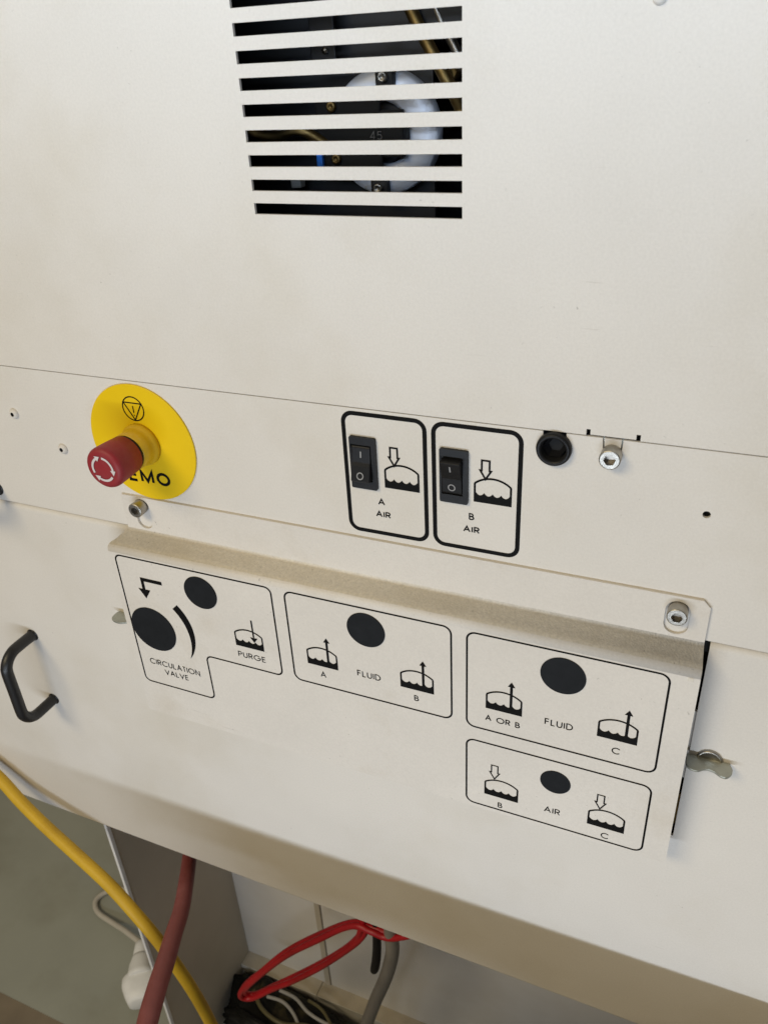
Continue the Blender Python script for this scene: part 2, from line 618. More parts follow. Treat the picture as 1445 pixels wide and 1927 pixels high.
lf = MB(); label_frame(lf, -80.5, -22.65, -203.9, -116.0, 6.6, 2.9, INK)
lf.build('label_frame', 'ink', strip)
lf = MB(); label_frame(lf, -19.84, 37.44, -203.9, -116.0, 6.6, 2.9, INK)
lf.build('label_frame', 'ink', strip)
for x0, ax, tx, w1, l1 in ((-52.4, -45.2, -55.5, (-60.0, -49.4), 'A'), (7.4, 14.8, 6.1, (0.6, 11.4), 'B')):
    s_ = MB(); tank(s_, x0, -167.2, INK, 24.1, 1.35, 6.1); s_.build('tank_symbol', 'ink', strip)
    s_ = MB(); down_arrow(s_, ax, -151.6, -138.0, INK, 9.4, 1.25); s_.build('arrow_symbol', 'ink', strip)
    hw = 2.5 if l1 == 'A' else 1.8
    s_ = MB(); text(s_, l1, tx - hw, tx + hw, -181.0, 5.0, INK, 0.92); s_.build('lettering', 'ink', strip)
    s_ = MB(); text(s_, 'AIR', w1[0], w1[1], -190.3, 4.7, INK, 0.92); s_.build('lettering', 'ink', strip)


# rocker switches
def rocker_switch(x0, x1, out_top, label):
    t = empty('rocker_switch', ((x0 + x1) / 2, 0, -151), machine, label)
    z0, z1 = -169.5, -132.8
    cx = (x0 + x1) / 2 - 0.9
    b = MB(); b.sheet(rrect(x0, x1, z0, z1, 1.0, 3), [rect(cx - 6.9, cx + 6.9, -163.8, -138.0)], -2.2, 4.9)
    b.build('bezel', 'black', t, 0.6)
    r = MB()
    zt, zb = -138.5, -163.3
    zm = (zt + zb) / 2
    if out_top:
        prof = [(zt - 0.2, 4), (zt - 0.5, -6.2), (zt - 1.4, -7.4), (zm + 1.2, -4.4), (zm - 1.2, -3.5), (zb + 1.0, -2.6), (zb + 0.2, -1.8), (zb, 4)]
    else:
        prof = [(zt, 4), (zt - 0.2, -1.8), (zt - 1.0, -2.6), (zm + 1.2, -3.5), (zm - 1.2, -4.4), (zb + 1.4, -7.0), (zb + 0.5, -6.2), (zb + 0.2, 4)]
    n = len(prof)
    vs = [(cx - 6.5, y, z) for z, y in prof] + [(cx + 6.5, y, z) for z, y in prof]
    fs = [tuple(range(n)), tuple(range(n, 2 * n))[::-1]] + [(i, i + n, (i + 1) % n + n, (i + 1) % n) for i in range(n)]
    r.add(vs, fs)
    ro = r.build('rocker', 'black', t, 0.7, 3)

    def yat(z):
        for (za, ya), (zb_, yb_) in zip(prof, prof[1:]):
            if zb_ <= z <= za and za - zb_ > 1e-6:
                return ya + (yb_ - ya) * (za - z) / (za - zb_) - 0.12
        return -4
    m_ = MB()
    for (za, zb_) in ((-142.2, -146.4),):
        m_.add([(cx - 0.45, yat(za), za), (cx - 0.45, yat(zb_), zb_), (cx + 0.45, yat(zb_), zb_), (cx + 0.45, yat(za), za)], [(0, 1, 2, 3)])
    m_.build('on_mark', 'grey_print', t)
    m_ = MB()
    k = 24
    zc = -158.3
    vs = []
    for rr in (1.75, 2.45):
        for i in range(k):
            a = 2 * math.pi * i / k
            z = zc + rr * math.sin(a)
            vs.append((cx + rr * math.cos(a), yat(z), z))
    m_.add(vs, [(i, k + i, k + (i + 1) % k, (i + 1) % k) for i in range(k)])
    m_.build('off_mark', 'grey_print', t)


rocker_switch(-75.1, -56.9, False, 'black rocker switch in the left frame, marked A AIR below')
rocker_switch(-14.2, 4.1, True, 'black rocker switch in the right frame with its top tilted out, marked B AIR below')

# emergency stop
ex, ez = -244.2, -161.9
es = empty('emergency_stop_button', (ex, 0, ez), machine, 'red emergency stop button on a round yellow plate')
d = MB(); d.lathe((ex, 0, ez), [(45.9, -0.1), (45.9, -1.2), (45.5, -1.5)], 96, smooth=False); plate = d.build('yellow_plate', 'yellow', es)
YP = -1.65
s_ = MB()
scx, scz = -245.3, -134.3
s_.stroke(circ(scx, scz, 9.1, 40), 0.95, YP, True)
s_.stroke([(scx - 7.8, scz + 4.4), (scx + 7.8, scz + 4.4), (scx, scz - 8.7)], 0.95, YP - 0.03, True)
s_.stroke([(scx, scz + 2.2), (scx, scz - 3.2)], 0.9, YP - 0.03)
s_.stroke([(scx, scz - 4.5), (scx, scz - 5.4)], 0.9, YP - 0.03)
s_.build('stop_symbol', 'ink', es)
s_ = MB(); text(s_, 'EM0', -263.4, -225.2, -194.7, 11.0, YP, 2.3, 0.36); s_.build('lettering', 'ink', es)
s_ = MB(); s_.lathe((ex, 0, ez), [(16.3, -1.5), (16.3, -4.0), (15.6, -5.2), (15.0, -6.0), (14.6, -6.6), (14.4, -9.0), (14.2, -16.8), (13.6, -17.2)], 56); s_.build('collar', 'yellow_neck', es)
s_ = MB(); s_.lathe((ex, 0, ez), [(13.2, -17.1), (13.4, -17.4), (13.4, -19.2), (12.8, -19.6)], 48); s_.build('seal_ring', 'black', es)
s_ = MB(); s_.lathe((ex, 0, ez), [(13.2, -19.3), (14.2, -19.8), (14.9, -30), (15.3, -39.5), (15.2, -41.2), (14.6, -42.8), (13.4, -43.9), (11.8, -44.4), (11.0, -44.3), (6, -43.9), (0.01, -43.8)], 64, cap=False)
s_.build('push_head', 'red_knob', es)
s_ = MB()
for a in (0, 120, 240):
    ra = [(ex + 8.6 * math.cos(R(t)), ez + 8.6 * math.sin(R(t))) for t in [84 - a - 84 * k / 12 for k in range(13)]]
    s_.stroke(ra, 1.7, -44.55)
    e = ra[-1]
    t = R(0 - a)
    tx_, tz_ = math.sin(t), -math.cos(t)                # clockwise tangent
    nx, nz = math.cos(t), math.sin(t)
    s_.fill([(e[0] - nx * 2.2, e[1] - nz * 2.2), (e[0] + nx * 2.2, e[1] + nz * 2.2), (e[0] + tx_ * 4.0, e[1] + tz_ * 4.0)], -44.57)
s_.build('twist_arrows', 'white_print', es)


# socket head screws
def socket_screw(x, z, yb, parent, r=5.95, hgt=8.2, rot=0.0):
    t = empty('socket_screw', (x, yb, z), parent)
    s = MB()
    prof = [(r, 0), (r, -hgt + 0.7), (r - 0.25, -hgt + 0.25), (r - 0.8, -hgt)]
    s.lathe((x, yb, z), prof, 48, cap=False)
    n0 = len(s.v) - 48
    hexr = 3.45
    ring = []
    for k in range(48):
        a = 2 * math.pi * k / 48
        aa = (math.degrees(a) - rot) % 60 - 30
        rr = hexr * math.cos(R(30)) / math.cos(R(aa))
        ring.append((x + rr * math.cos(a), yb - hgt, z + rr * math.sin(a)))
    n1 = len(s.v)
    s.v += ring
    s.v += [(p[0], yb - hgt + 4.2, p[2]) for p in ring]
    for k in range(48):
        j = (k + 1) % 48
        s.f.append([n0 + k, n0 + j, n1 + j, n1 + k]); s.mi.append(0); s.sm.append(False)
        s.f.append([n1 + k, n1 + j, n1 + 48 + j, n1 + 48 + k]); s.mi.append(1); s.sm.append(False)
    s.f.append([n1 + 48 + k for k in range(48)]); s.mi.append(1); s.sm.append(False)
    s.build('screw_head', ['steel', 'steel_dark'], t)
    return t


socket_screw(sx, -123.3, 0, machine, rot=8)

# grommet beside the tab
g = MB()
g.lathe((gx, 0, gz - 1.2), [(10.2, -0.1), (10.2, -2.6), (9.8, -3.8), (8.9, -4.4), (7.8, -4.2), (7.2, -3.4)], 48, cap=False)
g.lathe((gx, 0, gz - 1.2), [(7.2, -3.4), (7.0, 0), (6.8, 4.8)], 48, cap=False, mi=1)
g.lathe((gx, 0, gz - 1.2), [(6.9, 4.7), (0.01, 4.75)], 48, cap=False, mi=1)
g.lathe((gx, 0, gz - 1.2), [(6.7, 0.5), (4.2, 4.4)], 6, cap=False, smooth=False)
g.build('cable_grommet', ['black', 'matte_black'], machine)

# button head screws left
def button_screw(x, z):
    t = empty('button_screw', (x, 0, z), machine)
    s = MB(); s.lathe((x, 0, z), [(4.3, 0), (4.2, -0.8), (3.4, -1.9), (2.3, -2.5), (1.7, -2.6)], 32, cap=False); s.build('screw_head', 'paint_cover', t)
    s = MB(); s.lathe((x, 0, z), [(1.75, -2.6), (1.6, -1.4), (0.01, -1.3)], 6, cap=False, smooth=False); s.build('hex_socket', 'interior', t)


button_screw(-366.0, -153.0)
button_screw(-324.6, -177.6)

# lower front panel with the opening behind the valve cover; rounded top edge
DB = -656.5
ox0, ox1, oz0 = -278.0, 155.8, -412.4
dr = MB()
rt = 5.0
zt_ = -238.9
dr.sheet([(-900, DB + 3), (700, DB + 3), (700, zt_ - rt), (ox1, zt_ - rt), (ox1, oz0), (ox0, oz0), (ox0, zt_ - rt), (-900, zt_ - rt)], [], 0, 2)
for xa, xb in ((-900, ox0), (ox1, 700)):
    ar = [(rt - rt * math.cos(R(a)), zt_ - rt + rt * math.sin(R(a))) for a in range(0, 91, 10)]
    n = len(ar)
    dr.add([(xa, y, z) for y, z in ar] + [(xb, y, z) for y, z in ar], [(i, i + n, i + n + 1, i + 1) for i in range(n - 1)], 0, True)
    ar2 = [(y + (2 if i == 0 else 0), z) for i, (y, z) in enumerate(ar)]
    xe = ox1 if xa == ox1 else ox0
    dr.add([(xe, y, z) for y, z in ar] + [(xe, 2, zt_ - rt)], [tuple(range(n + 1))])
# rolled lower edge and return flange
ar = [(3 - 3 * math.cos(R(a)), DB + 3 - 3 * math.sin(R(a))) for a in range(0, 91, 15)] + [(22, DB)]
n = len(ar)
dr.add([(-900, y, z) for y, z in ar] + [(700, y, z) for y, z in ar], [(i, i + 1, i + n + 1, i + n) for i in range(n - 1)], 0, True)
lower = dr.build('lower_panel', 'paint', machine)
# dark bay behind the opening
by = MB()
by.box(-300, 175, 60, 64, -440, -240); by.box(-304, -300, 3, 60, -440, -240); by.box(175, 179, 3, 60, -440, -240); by.box(-300, 175, 3, 60, -444, -440)
by.build('valve_bay', 'matte_black', machine)
bk = MB(); bk.box(148.5, 159, 3, 5, -357, -297); bk.build('bay_bracket', 'paint_cover', machine)
bk = MB(); bk.box(148.5, 157.5, 9, 11, -410, -380); bk.build('bay_bracket', 'brass', machine)

# valve cover: flange, dusty shelf, front plate (folded sheet, 2 mm)
vc = empty('valve_cover', (-66, -2, -300), machine, 'folded cream cover plate with five framed fluid and air labels')
PY = -20.7
fl = MB()
FX0, FX1 = -276.0, 152.3


def obround(cx, za, zb, r, n=12):
    return circ(cx, za, r, n, 0, 180) + circ(cx, zb, r, n, 180, 360)


lsx, lsz, rsx, rsz = -257.9, -216.2, 134.8, -218.2
fl.sheet([(FX0, -238.0), (FX1, -238.0), (FX1, -212.9), (FX1 - 4.2, -208.5), (FX0 + 1, -208.5), (FX0, -209.5)],
         [obround(lsx + 0.3, -217, -229.3, 7.0), obround(rsx, -219, -229.0, 7.1)], -2.0, -0.1)
flange = fl.build('mounting_flange', 'paint_cover', vc)
# profile of the folded part (y, z, kind) with the outside first
prof = [(-2.0, -238.0)]
prof += [(-2.0 - 2.6 * (1 - math.cos(R(a))), -238.0 - 2.4 * math.sin(R(a))) for a in range(15, 91, 15)]
sh0 = prof[-1]
rb = 7.0
zsh = -244.2
prof2 = [(PY + rb - rb * math.sin(R(a)), zsh - rb + rb * math.cos(R(a))) for a in range(0, 91, 10)]
prof += prof2 + [(PY, -417.6)]


def left_x(y):
    t = min(1, max(0, (-2 - y) / 17.0))
    return FX0 - 8.3 * t


def right_x(y):
    return FX1 + 1.1 * min(1, max(0, (-2 - y) / 17.0))


n = len(prof)
i_sh = len(prof) - len(prof2) - 1
def fold(mb, a, b, mi, rcorner=0.0):
    seg = prof[a:b + 1]
    m = len(seg)
    # inner offset 2 mm
    inn = []
    for i in range(m):
        p0 = Vector(seg[max(i - 1, 0)])
        p1 = Vector(seg[min(i + 1, m - 1)])
        dd = (p1 - p0).normalized()
        nn = Vector((-dd.y, dd.x))
        inn.append((seg[i][0] + 1.9 * abs(nn.x) if True else 0, seg[i][1] - 1.9 * abs(nn.y)))
    vs = []
    for (y, z) in seg:
        vs.append((left_x(y), y, z)); vs.append((right_x(y), y, z))
    for (y, z), (yo, zo) in zip(inn, seg):
        vs.append((left_x(yo), y, z)); vs.append((right_x(yo), y, z))
    o = 2 * m
    fs = []
    for i in range(m - 1):
        fs.append((2 * i, 2 * i + 2, 2 * i + 3, 2 * i + 1))
        fs.append((o + 2 * i, o + 2 * i + 1, o + 2 * i + 3, o + 2 * i + 2))
        fs.append((2 * i, o + 2 * i, o + 2 * i + 2, 2 * i + 2))
        fs.append((2 * i + 1, 2 * i + 3, o + 2 * i + 3, o + 2 * i + 1))
    mb.add(vs, fs, mi, True)


sf = MB(); fold(sf, 0, i_sh + 4, 0)
shelf = sf.build('dusty_top_shelf', 'dust', vc)
pl = MB(); fold(pl, i_sh + 4, n - 2, 0)
zpt = prof[n - 2][1]
xl, xr = FX0 - 8.3, FX1 + 1.1
zb_ = -417.6
pl.sheet([(xl, zpt)] + circ(xl + 3, zb_ + 3, 3, 5, 180, 270) + circ(xr - 3, zb_ + 3, 3, 5, 270, 360) + [(xr, zpt)], [], PY, PY + 1.9)
front = pl.build('front_plate', 'paint_cover', vc)
wd = MB(); wd.box(xr - 7.0, xr - 3.6, PY - 0.25, PY + 0.2, -254.0, -251.4); wd.build('spot_weld', 'dust', vc, 0.1)
socket_screw(lsx, lsz, -2.0, machine, rot=20)
socket_screw(rsx, rsz, -2.0, machine, rot=0)

# print on the front plate
YI = PY - INK * -1.0 if False else PY - 0.15
LWF = 1.35
s_ = MB(); s_.stroke(roundpoly([(-278.4, -253.0), (-278.4, -381.6), (-208.3, -381.6), (-208.3, -335.4), (-138.1, -335.4), (-138.1, -253.0)], 5.2), LWF, YI, True)
s_.build('label_frame', 'ink', vc)
for x0, x1, z0, z1 in ((-126.9, -1.0, -334.7, -252.8), (10.0, 137.0, -336.0, -253.0), (10.0, 137.0, -413.4, -348.8)):
    s_ = MB(); s_.stroke(rrect(x0, x1, z0, z1, 6.0), LWF, YI, True); s_.build('label_frame', 'ink', vc)
for cx, cz, r in ((-201.6, -272.0, 14.7), (-256.6, -321.4, 21.6), (-63.7, -271.4, 14.6), (73.9, -272.0, 14.6), (74.5, -368.5, 10.6)):
    s_ = MB(); s_.lathe((cx, YI, cz), [(r, -0.02), (r, -0.3)], 64, smooth=False)
    s_.build('black_disc', 'disc', vc)
def put_tank(x, z=-315.6):
    s_ = MB(); tank(s_, x, z, YI, 25.3, 1.3, 6.3); s_.build('tank_symbol', 'ink', vc)
for x, a in ((-114.0, -96.4), (-39.3, -21.8), (23.5, 41.0), (98.5, 116.6)):
    put_tank(x)
    s_ = MB(); up_arrow(s_, a, -310.5, -287.6, YI); s_.build('arrow_symbol', 'ink', vc)
put_tank(-176.8)
s_ = MB()
s_.fill([(-160.1, -304), (-158.7, -304), (-158.7, -287.6), (-160.1, -287.6)], YI - 0.03)
s_.fill([(-159.4, -309.0), (-156.1, -304.3), (-162.7, -304.3)], YI - 0.045)
s_.build('arrow_symbol', 'ink', vc)
for x, a in ((23.7, 31.1), (98.5, 106.0)):
    put_tank(x, -400.4)
    s_ = MB(); down_arrow(s_, a, -383.2, -369.0, YI, 9.0, 0.95); s_.build('arrow_symbol', 'ink', vc)
LW = 0.82
for t, x0, x1, z, h in (('A', -104.2, -99.4, -326.2, 5.6), ('FLUID', -73.3, -54.6, -315.8, 5.7), ('B', -29.2, -25.6, -325.9, 5.3),
                        ('A OR B', 23.3, 47.8, -327.0, 5.2), ('FLUID', 64.2, 83.0, -317.0, 5.7), ('C', 108.8, 114.3, -327.6, 5.7),
                        ('B', 34.1, 37.6, -411.1, 5.4), ('AIR', 68.0, 79.5, -401.0, 5.8), ('C', 108.8, 114.3, -410.8, 5.7),
                        ('PURGE', -176.4, -151.6, -326.7, 5.5), ('CIRCULATION', -269.0, -218.6, -360.4, 6.0), ('VALVE', -255.6, -231.6, -369.0, 5.6)):
    s_ = MB(); text(s_, t, x0, x1, z, h, YI, LW); s_.build('lettering', 'ink', vc)
# bent arrow and crescent sweep of the circulation valve
s_ = MB()
s_.fill([(-258.2, -270.2), (-258.2, -282.5), (-255.2, -282.5), (-255.2, -273.6), (-237.6, -273.6), (-237.6, -270.2)], YI)
s_.fill([(-262.2, -281.3), (-250.6, -281.3), (-256.4, -290.3)], YI - 0.02)
s_.build('arrow_symbol', 'ink', vc)
s_ = MB()
ou = []
inn = []
for k in range(21):
    t = k / 20
    a = R(44 - 82 * t)
    ro_ = 40.5
    wdt = 6.8 * (1 - t ** 2.2) + 0.25
    cx_, cz_ = -256.4, -318.0
    ou.append((cx_ + ro_ * math.cos(a), cz_ + ro_ * math.sin(a)))
    inn.append((cx_ + (ro_ - wdt) * math.cos(a), cz_ + (ro_ - wdt) * math.sin(a)))
s_.fill(ou + inn[::-1], YI)
s_.build('sweep_symbol', 'ink', vc)


# wing latches either side of the cover
def wing_latch(x, z, label, k=1.0):
    t = empty('wing_latch', (x, 0, z), machine, label)
    s = MB(); s.lathe((x, 0, z), [(8.0, 0.05), (8.0, -1.2), (7.4, -2.0), (6.6, -2.2), (6.3, -1.4), (0.01, -1.5)], 40, cap=False); s.build('stud', 'steel', t)
    pts = [(-13.6, -0.4), (-14.2, -4), (-13.6, -10.5), (-10.5, -13.6), (-6.5, -13.8), (-3.0, -11.2), (0.0, -10.2), (4.0, -11.2), (7.5, -13.4), (11.0, -13.3), (13.8, -9.5), (14.0, -5), (12.0, -0.4)]
    P = [Vector((q[0] * k, q[1], 0)) for q in pts]
    P = spline(P, 4)
    n = len(P)
    s = MB()
    top = [(x + p.x, p.y, z + 0.9 + 0.0 * p.x) for p in P]
    bot = [(x + p.x, p.y, z - 0.9) for p in P]
    s.add(top + bot, [tuple(range(n)), tuple(range(n, 2 * n))[::-1]] + [(i, i + n, (i + 1) % n + n, (i + 1) % n) for i in range(n)])
    s.build('wing', 'zinc', t, 0.4)


wing_latch(168.4, -331.5, 'zinc wing latch at the right edge of the valve cover')
wing_latch(-289.0, -331.5, 'zinc wing latch half hidden behind the left edge of the valve cover', 1.6)


# pull handles
def pull_handle(a, b, label, so=38.0, r=5.3):
    """bent rod between the feet a and b, given as (x, z)"""
    A, B = Vector((a[0], 0, a[1])), Vector((b[0], 0, b[1]))
    t = empty('pull_handle', tuple((A + B) / 2), machine, label)
    e = (B - A).normalized()
    out = Vector((0, -1, 0))
    s = MB()
    rb = 17.0
    pts = [A - out * 0.5, A + out * (so - rb)]
    pts += [A + out * (so - rb + rb * math.sin(R(g))) + e * (rb - rb * math.cos(R(g))) for g in (22, 45, 67, 90)]
    pts += [(A + B) / 2 + out * so]
    pts += [B + out * (so - rb + rb * math.cos(R(g))) - e * (rb - rb * math.sin(R(g))) for g in (0, 22, 45, 67, 90)]
    pts += [B - out * 0.5]
    s.tube([tuple(p) for p in pts], [r] * len(pts), 20)
    s.build('grip', 'handle', t)
    for q in (A, B):
        f = MB(); f.lathe((q.x, 0, q.z), [(r + 1.0, 0.05), (r + 1.0, -0.6), (r - 0.2, -0.9)], 28, cap=False); f.build('foot_washer', 'handle', t)


pull_handle((-430.0, -389.0), (-430.5, -470.5), 'black bent rod pull handle on the lower panel')
pull_handle((-412.5, -227.0), (-494.0, -227.0), 'black pull handle just cut off by the left edge of the picture')

# interior seen through the vent
ch = MB()
ch.box(-230, 110, 150, 154, -70, 200); ch.box(-234, -230, 2.2, 154, -70, 200); ch.box(110, 114, 2.2, 154, -70, 200)
ch.box(-230, 110, 2.2, 150, -74, -70); ch.box(-230, 110, 2.2, 150, 200, 204)
ch.build('inner_chassis', 'interior', machine)
fc = (-68.0, 60.0, 36.0)
fn = empty('motor_hub', fc, machine)
s_ = MB()
s_.lathe(fc, [(34, 8), (34, 0), (33, -1.5), (27, -3.6), (19.5, -3.0), (17.0, -1.0), (16.5, 6)], 72, cap=False)
s_.build('face_ring', 'alu', fn)
s_ = MB(); s_.lathe(fc, [(16.4, 3), (15.5, 1.5), (0.01, 1.2)], 48, cap=False); s_.build('hub_core', 'interior', fn)
for bx, bz in ((-63.4, 65.6), (-69.4, 7.0)):
    s_ = MB(); s_.box(bx - 5.5, bx + 5.5, 52.5, 58, bz - 7, bz + 7); s_.build('clamp', 'interior', fn, 1.0)
    s_ = MB(); s_.lathe((bx, 52.4, bz), [(2.8, 0), (2.8, -2.5), (1.8, -3), (1.4, -2), (0.01, -2)], 24, cap=False); s_.build('bolt', 'steel', fn)
s_ = MB(); s_.box(-230, -40, 69, 72, -60, 190); s_.build('mounting_board', 'interior', machine)
s_ = MB(); s_.box(-108, -66, 51, 54, 13, 57); s_.build('motor_bracket', 'matte_black', machine, 1.5)
s_ = MB(); s_.box(-66, -52, 50.5, 55, 24, 49); s_.build('connector_block', 'matte_black', machine, 1.0)
for bx, bz in ((-96.2, 51.5), (-95.2, 23.4)):
    s_ = MB(); s_.lathe((bx, 51.2, bz), [(3.0, 0), (3.0, -2), (2.2, -2.6), (1.2, -2.6), (1.1, -1.6), (0.01, -1.6)], 24, cap=False); s_.build('brass_screw', 'brass', machine)
s_ = MB(); s_.box(-107.5, -103.5, 47.6, 50.6, 17, 28); s_.build('blue_tag', 'blue', machine, 0.6)
s_ = MB(); text(s_, '45', -72.5, -65.0, 33.5, 4.6, 50.2, 0.5, 0.3); s_.build('lettering', 'dim_print', machine)
s_ = MB(); s_.tube([(-60, 62, 118), (-45, 58, 91), (-36, 56, 77), (-25, 54, 60), (-16, 60, 40)], [3.6] * 5, 14); s_.build('brass_pipe', 'brass', machine)
s_ = MB(); s_.tube([(-46, 66, 118), (-33, 64, 91), (-24, 62, 77), (-13, 60, 58)], [2.6] * 4, 14); s_.build('brass_pipe', 'steel_dark', machine)
s_ = MB(); s_.box(-25, 60, 80, 84, 68, 150); s_.build('inner_plate', 'paint_shade', machine)
s_ = MB(); s_.tube([(-160, 40, 60), (-150, 46, 40), (-135, 50, 36), (-118, 48, 40), (-100, 52, 30)], [3.2] * 5, 12); s_.build('inner_cable', 'brass', machine)

s_ = MB(); s_.box(-110, -94, 56, 58, 72, 116); s_.build('inner_bracket', 'interior', machine, 0.8)
for bz in (80.0, 86.0):
    s_ = MB(); s_.lathe((-100, 55.9, bz), [(1.8, 0), (1.8, -1.6), (0.01, -2.0)], 16, cap=False); s_.build('rivet_head', 'steel', machine)
s_ = MB(); s_.box(-131, -124, 55, 62, 6, 12); s_.build('connector', 'grey_wire', machine, 0.8)
s_ = MB(); s_.lathe((-27, 58, 66), [(6, 6), (6, 0), (5, -1.2), (3, -1.2), (2.6, 1), (0.01, 1)], 6, cap=False, smooth=False); s_.build('brass_nut', 'brass', machine)
s_ = MB(); s_.box(-44, -4, 62, 66, 84, 120); s_.build('inner_plate', 'interior', machine, 0.8)

# the space under the cabinet
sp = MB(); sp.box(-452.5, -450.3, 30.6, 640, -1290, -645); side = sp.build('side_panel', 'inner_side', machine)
se = MB(); se.box(-453.4, -449.4, 25, 30.5, -1290, -645); se.build('lit_panel_edge', 'white_plastic', side, 0.8)  # white and widened, standing in for window light on the sheet edge
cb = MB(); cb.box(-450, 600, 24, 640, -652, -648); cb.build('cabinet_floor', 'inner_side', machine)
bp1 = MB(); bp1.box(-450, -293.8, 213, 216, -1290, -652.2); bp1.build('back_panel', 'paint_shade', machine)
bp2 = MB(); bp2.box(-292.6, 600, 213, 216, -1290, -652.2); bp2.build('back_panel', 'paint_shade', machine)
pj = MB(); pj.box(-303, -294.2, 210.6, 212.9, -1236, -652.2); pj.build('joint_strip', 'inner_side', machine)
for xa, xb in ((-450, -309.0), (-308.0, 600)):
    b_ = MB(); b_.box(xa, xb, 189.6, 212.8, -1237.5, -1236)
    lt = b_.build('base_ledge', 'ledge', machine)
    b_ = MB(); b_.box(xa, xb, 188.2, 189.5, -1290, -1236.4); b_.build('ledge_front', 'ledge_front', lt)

# ------------------------------------------------------------------ loose things
def tube_thing(name, pts, rads, m, label, cat, flat=None, group=None):
    s = MB(); s.tube(pts, rads, 18, flat=flat, sub=8)
    o = s.build(name, m)
    return tag(o, label, cat, group=group)


CAM = (137.0812, -417.5663, 77.3133)
tube_thing('air_hose', [(-331, 30, -640), (-329.1, 26.4, -686), (-322.7, 16.5, -688), (-304.5, -13.1, -680.5), (-286.4, -44.9, -673.1), (-273.5, -74.1, -665.7), (-260.6, -101.8, -658.2), (-248.6, -128.9, -650.5), (-235.6, -156.3, -643.5), (-226.1, -178.7, -645), (-222, -194, -668), (-220, -200, -716), (-220, -200, -800), (-215, -190, -1000), (-205, -170, -1281)],
           [7.8, 7.8, 8.0, 8.2, 8.5, 8.8, 9.1, 9.3, 9.3, 8.5, 8.5, 8.5, 8.5, 8.5, 8.5], 'red_hose', 'dull dark red rubber hose coming forward from under the cabinet', 'hose')
tube_thing('air_hose', [(-720, -14, -510), (-643.2, -14.0, -554.6), (-577.5, -16.0, -580.9), (-535.0, -20.0, -606.1), (-504.5, -26.0, -625), (-465.3, -34.0, -639.5), (-422.9, -42.0, -652.1), (-371.2, -52.0, -668.4), (-331.3, -60.0, -693.1), (-311.8, -62.0, -717.4), (-296.7, -62.0, -752.8), (-285.7, -60.0, -795.5), (-279.6, -55.0, -858.8), (-276.0, -50.0, -941.6), (-270, -50, -1100), (-255, -52, -1280)],
           [6.6] * 16, 'yellow_hose', 'yellow rubber hose running diagonally in front of the cabinet corner', 'hose')
loop = [(-60, 90, -770), (-114.2, 90, -818.4), (-141, 88, -820), (-167.8, 88, -824), (-216.1, 84, -872.4), (-265.1, 82, -930.7), (-313.1, 82, -1003.1), (-351.2, 84, -1066.2), (-362.3, 88, -1097.6), (-349.6, 94, -1104.3),
        (-318.1, 98, -1072.3), (-276.4, 98, -1023.6), (-229.5, 98, -963.0), (-187.9, 96, -900.5), (-162.3, 94, -854.9), (-154.7, 94, -830.0), (-150, 96, -790), (-140, 100, -660)]
cl = empty('cable_loop', (-200, 90, -1290)); tag(cl, 'bright red bundled cable hanging in a loop under the cabinet', 'cable')
for k in range(3):
    pts = []
    for q, p in enumerate(loop):
        a = 2.1 * k + 0.55 * q
        wob = 3.6 + 1.2 * math.sin(1.7 * q + k)
        pts.append((p[0] + wob * math.cos(a) * 0.8, p[1] + wob * math.sin(a), p[2] + wob * math.cos(a) * 0.6))
    s_ = MB(); s_.tube(pts, [4.1] * len(pts), 12, sub=8); s_.build('strand', 'red_cable', cl)
tube_thing('drain_hose', [(-118, 92, -653), (-116.1, 92, -780.3), (-117.8, 92, -814.7), (-117.9, 92, -855.4), (-128.3, 92, -910.7), (-145.9, 92, -974), (-162.6, 92, -1039.6), (-178, 94, -1100), (-190, 100, -1200), (-192, 110, -1281)],
           [8.5] * 10, 'grey_hose', 'grey hose curving down behind the red cable loop', 'hose')
tube_thing('signal_cable', [(-137, 94, -653), (-138, 94, -800), (-139, 94, -860), (-144, 94, -905), (-148, 96, -915), (-150, 110, -900)], [4.5, 4.5, 5.5, 5.5, 4, 3], 'black',
           'short black cable tucked beside the grey hose', 'cable')

# extension socket with plug on the floor
sk = empty('extension_socket', (-607, 100, -1290)); tag(sk, 'dusty white extension socket lying on the green floor', 'socket')
ax_ = Vector((-0.60, 0.80, 0)).normalized()
px_ = Vector((ax_.y, -ax_.x, 0))


def oriented(mb, c, prof, e, mi=0, seg=24):
    """body of rounded cross sections along the plug axis; prof: (t along axis mm, half width, half height)"""
    vs = []
    for t, hw, hh in prof:
        for k in range(seg):
            a = 2 * math.pi * k / seg
            ca, sa = math.cos(a), math.sin(a)
            x = hw * math.copysign(abs(ca) ** e, ca)
            z = hh * math.copysign(abs(sa) ** e, sa)
            p = Vector(c) + ax_ * t + px_ * x
            vs.append((p.x, p.y, c[2] + z))
    fs = []
    n = len(prof)
    for i in range(n - 1):
        for k in range(seg):
            a = i * seg + k
            b = i * seg + (k + 1) % seg
            fs.append((a, b, b + seg, a + seg))
    fs.append(tuple(range(seg))[::-1])
    fs.append(tuple((n - 1) * seg + k for k in range(seg)))
    mb.add(vs, fs, mi, True)


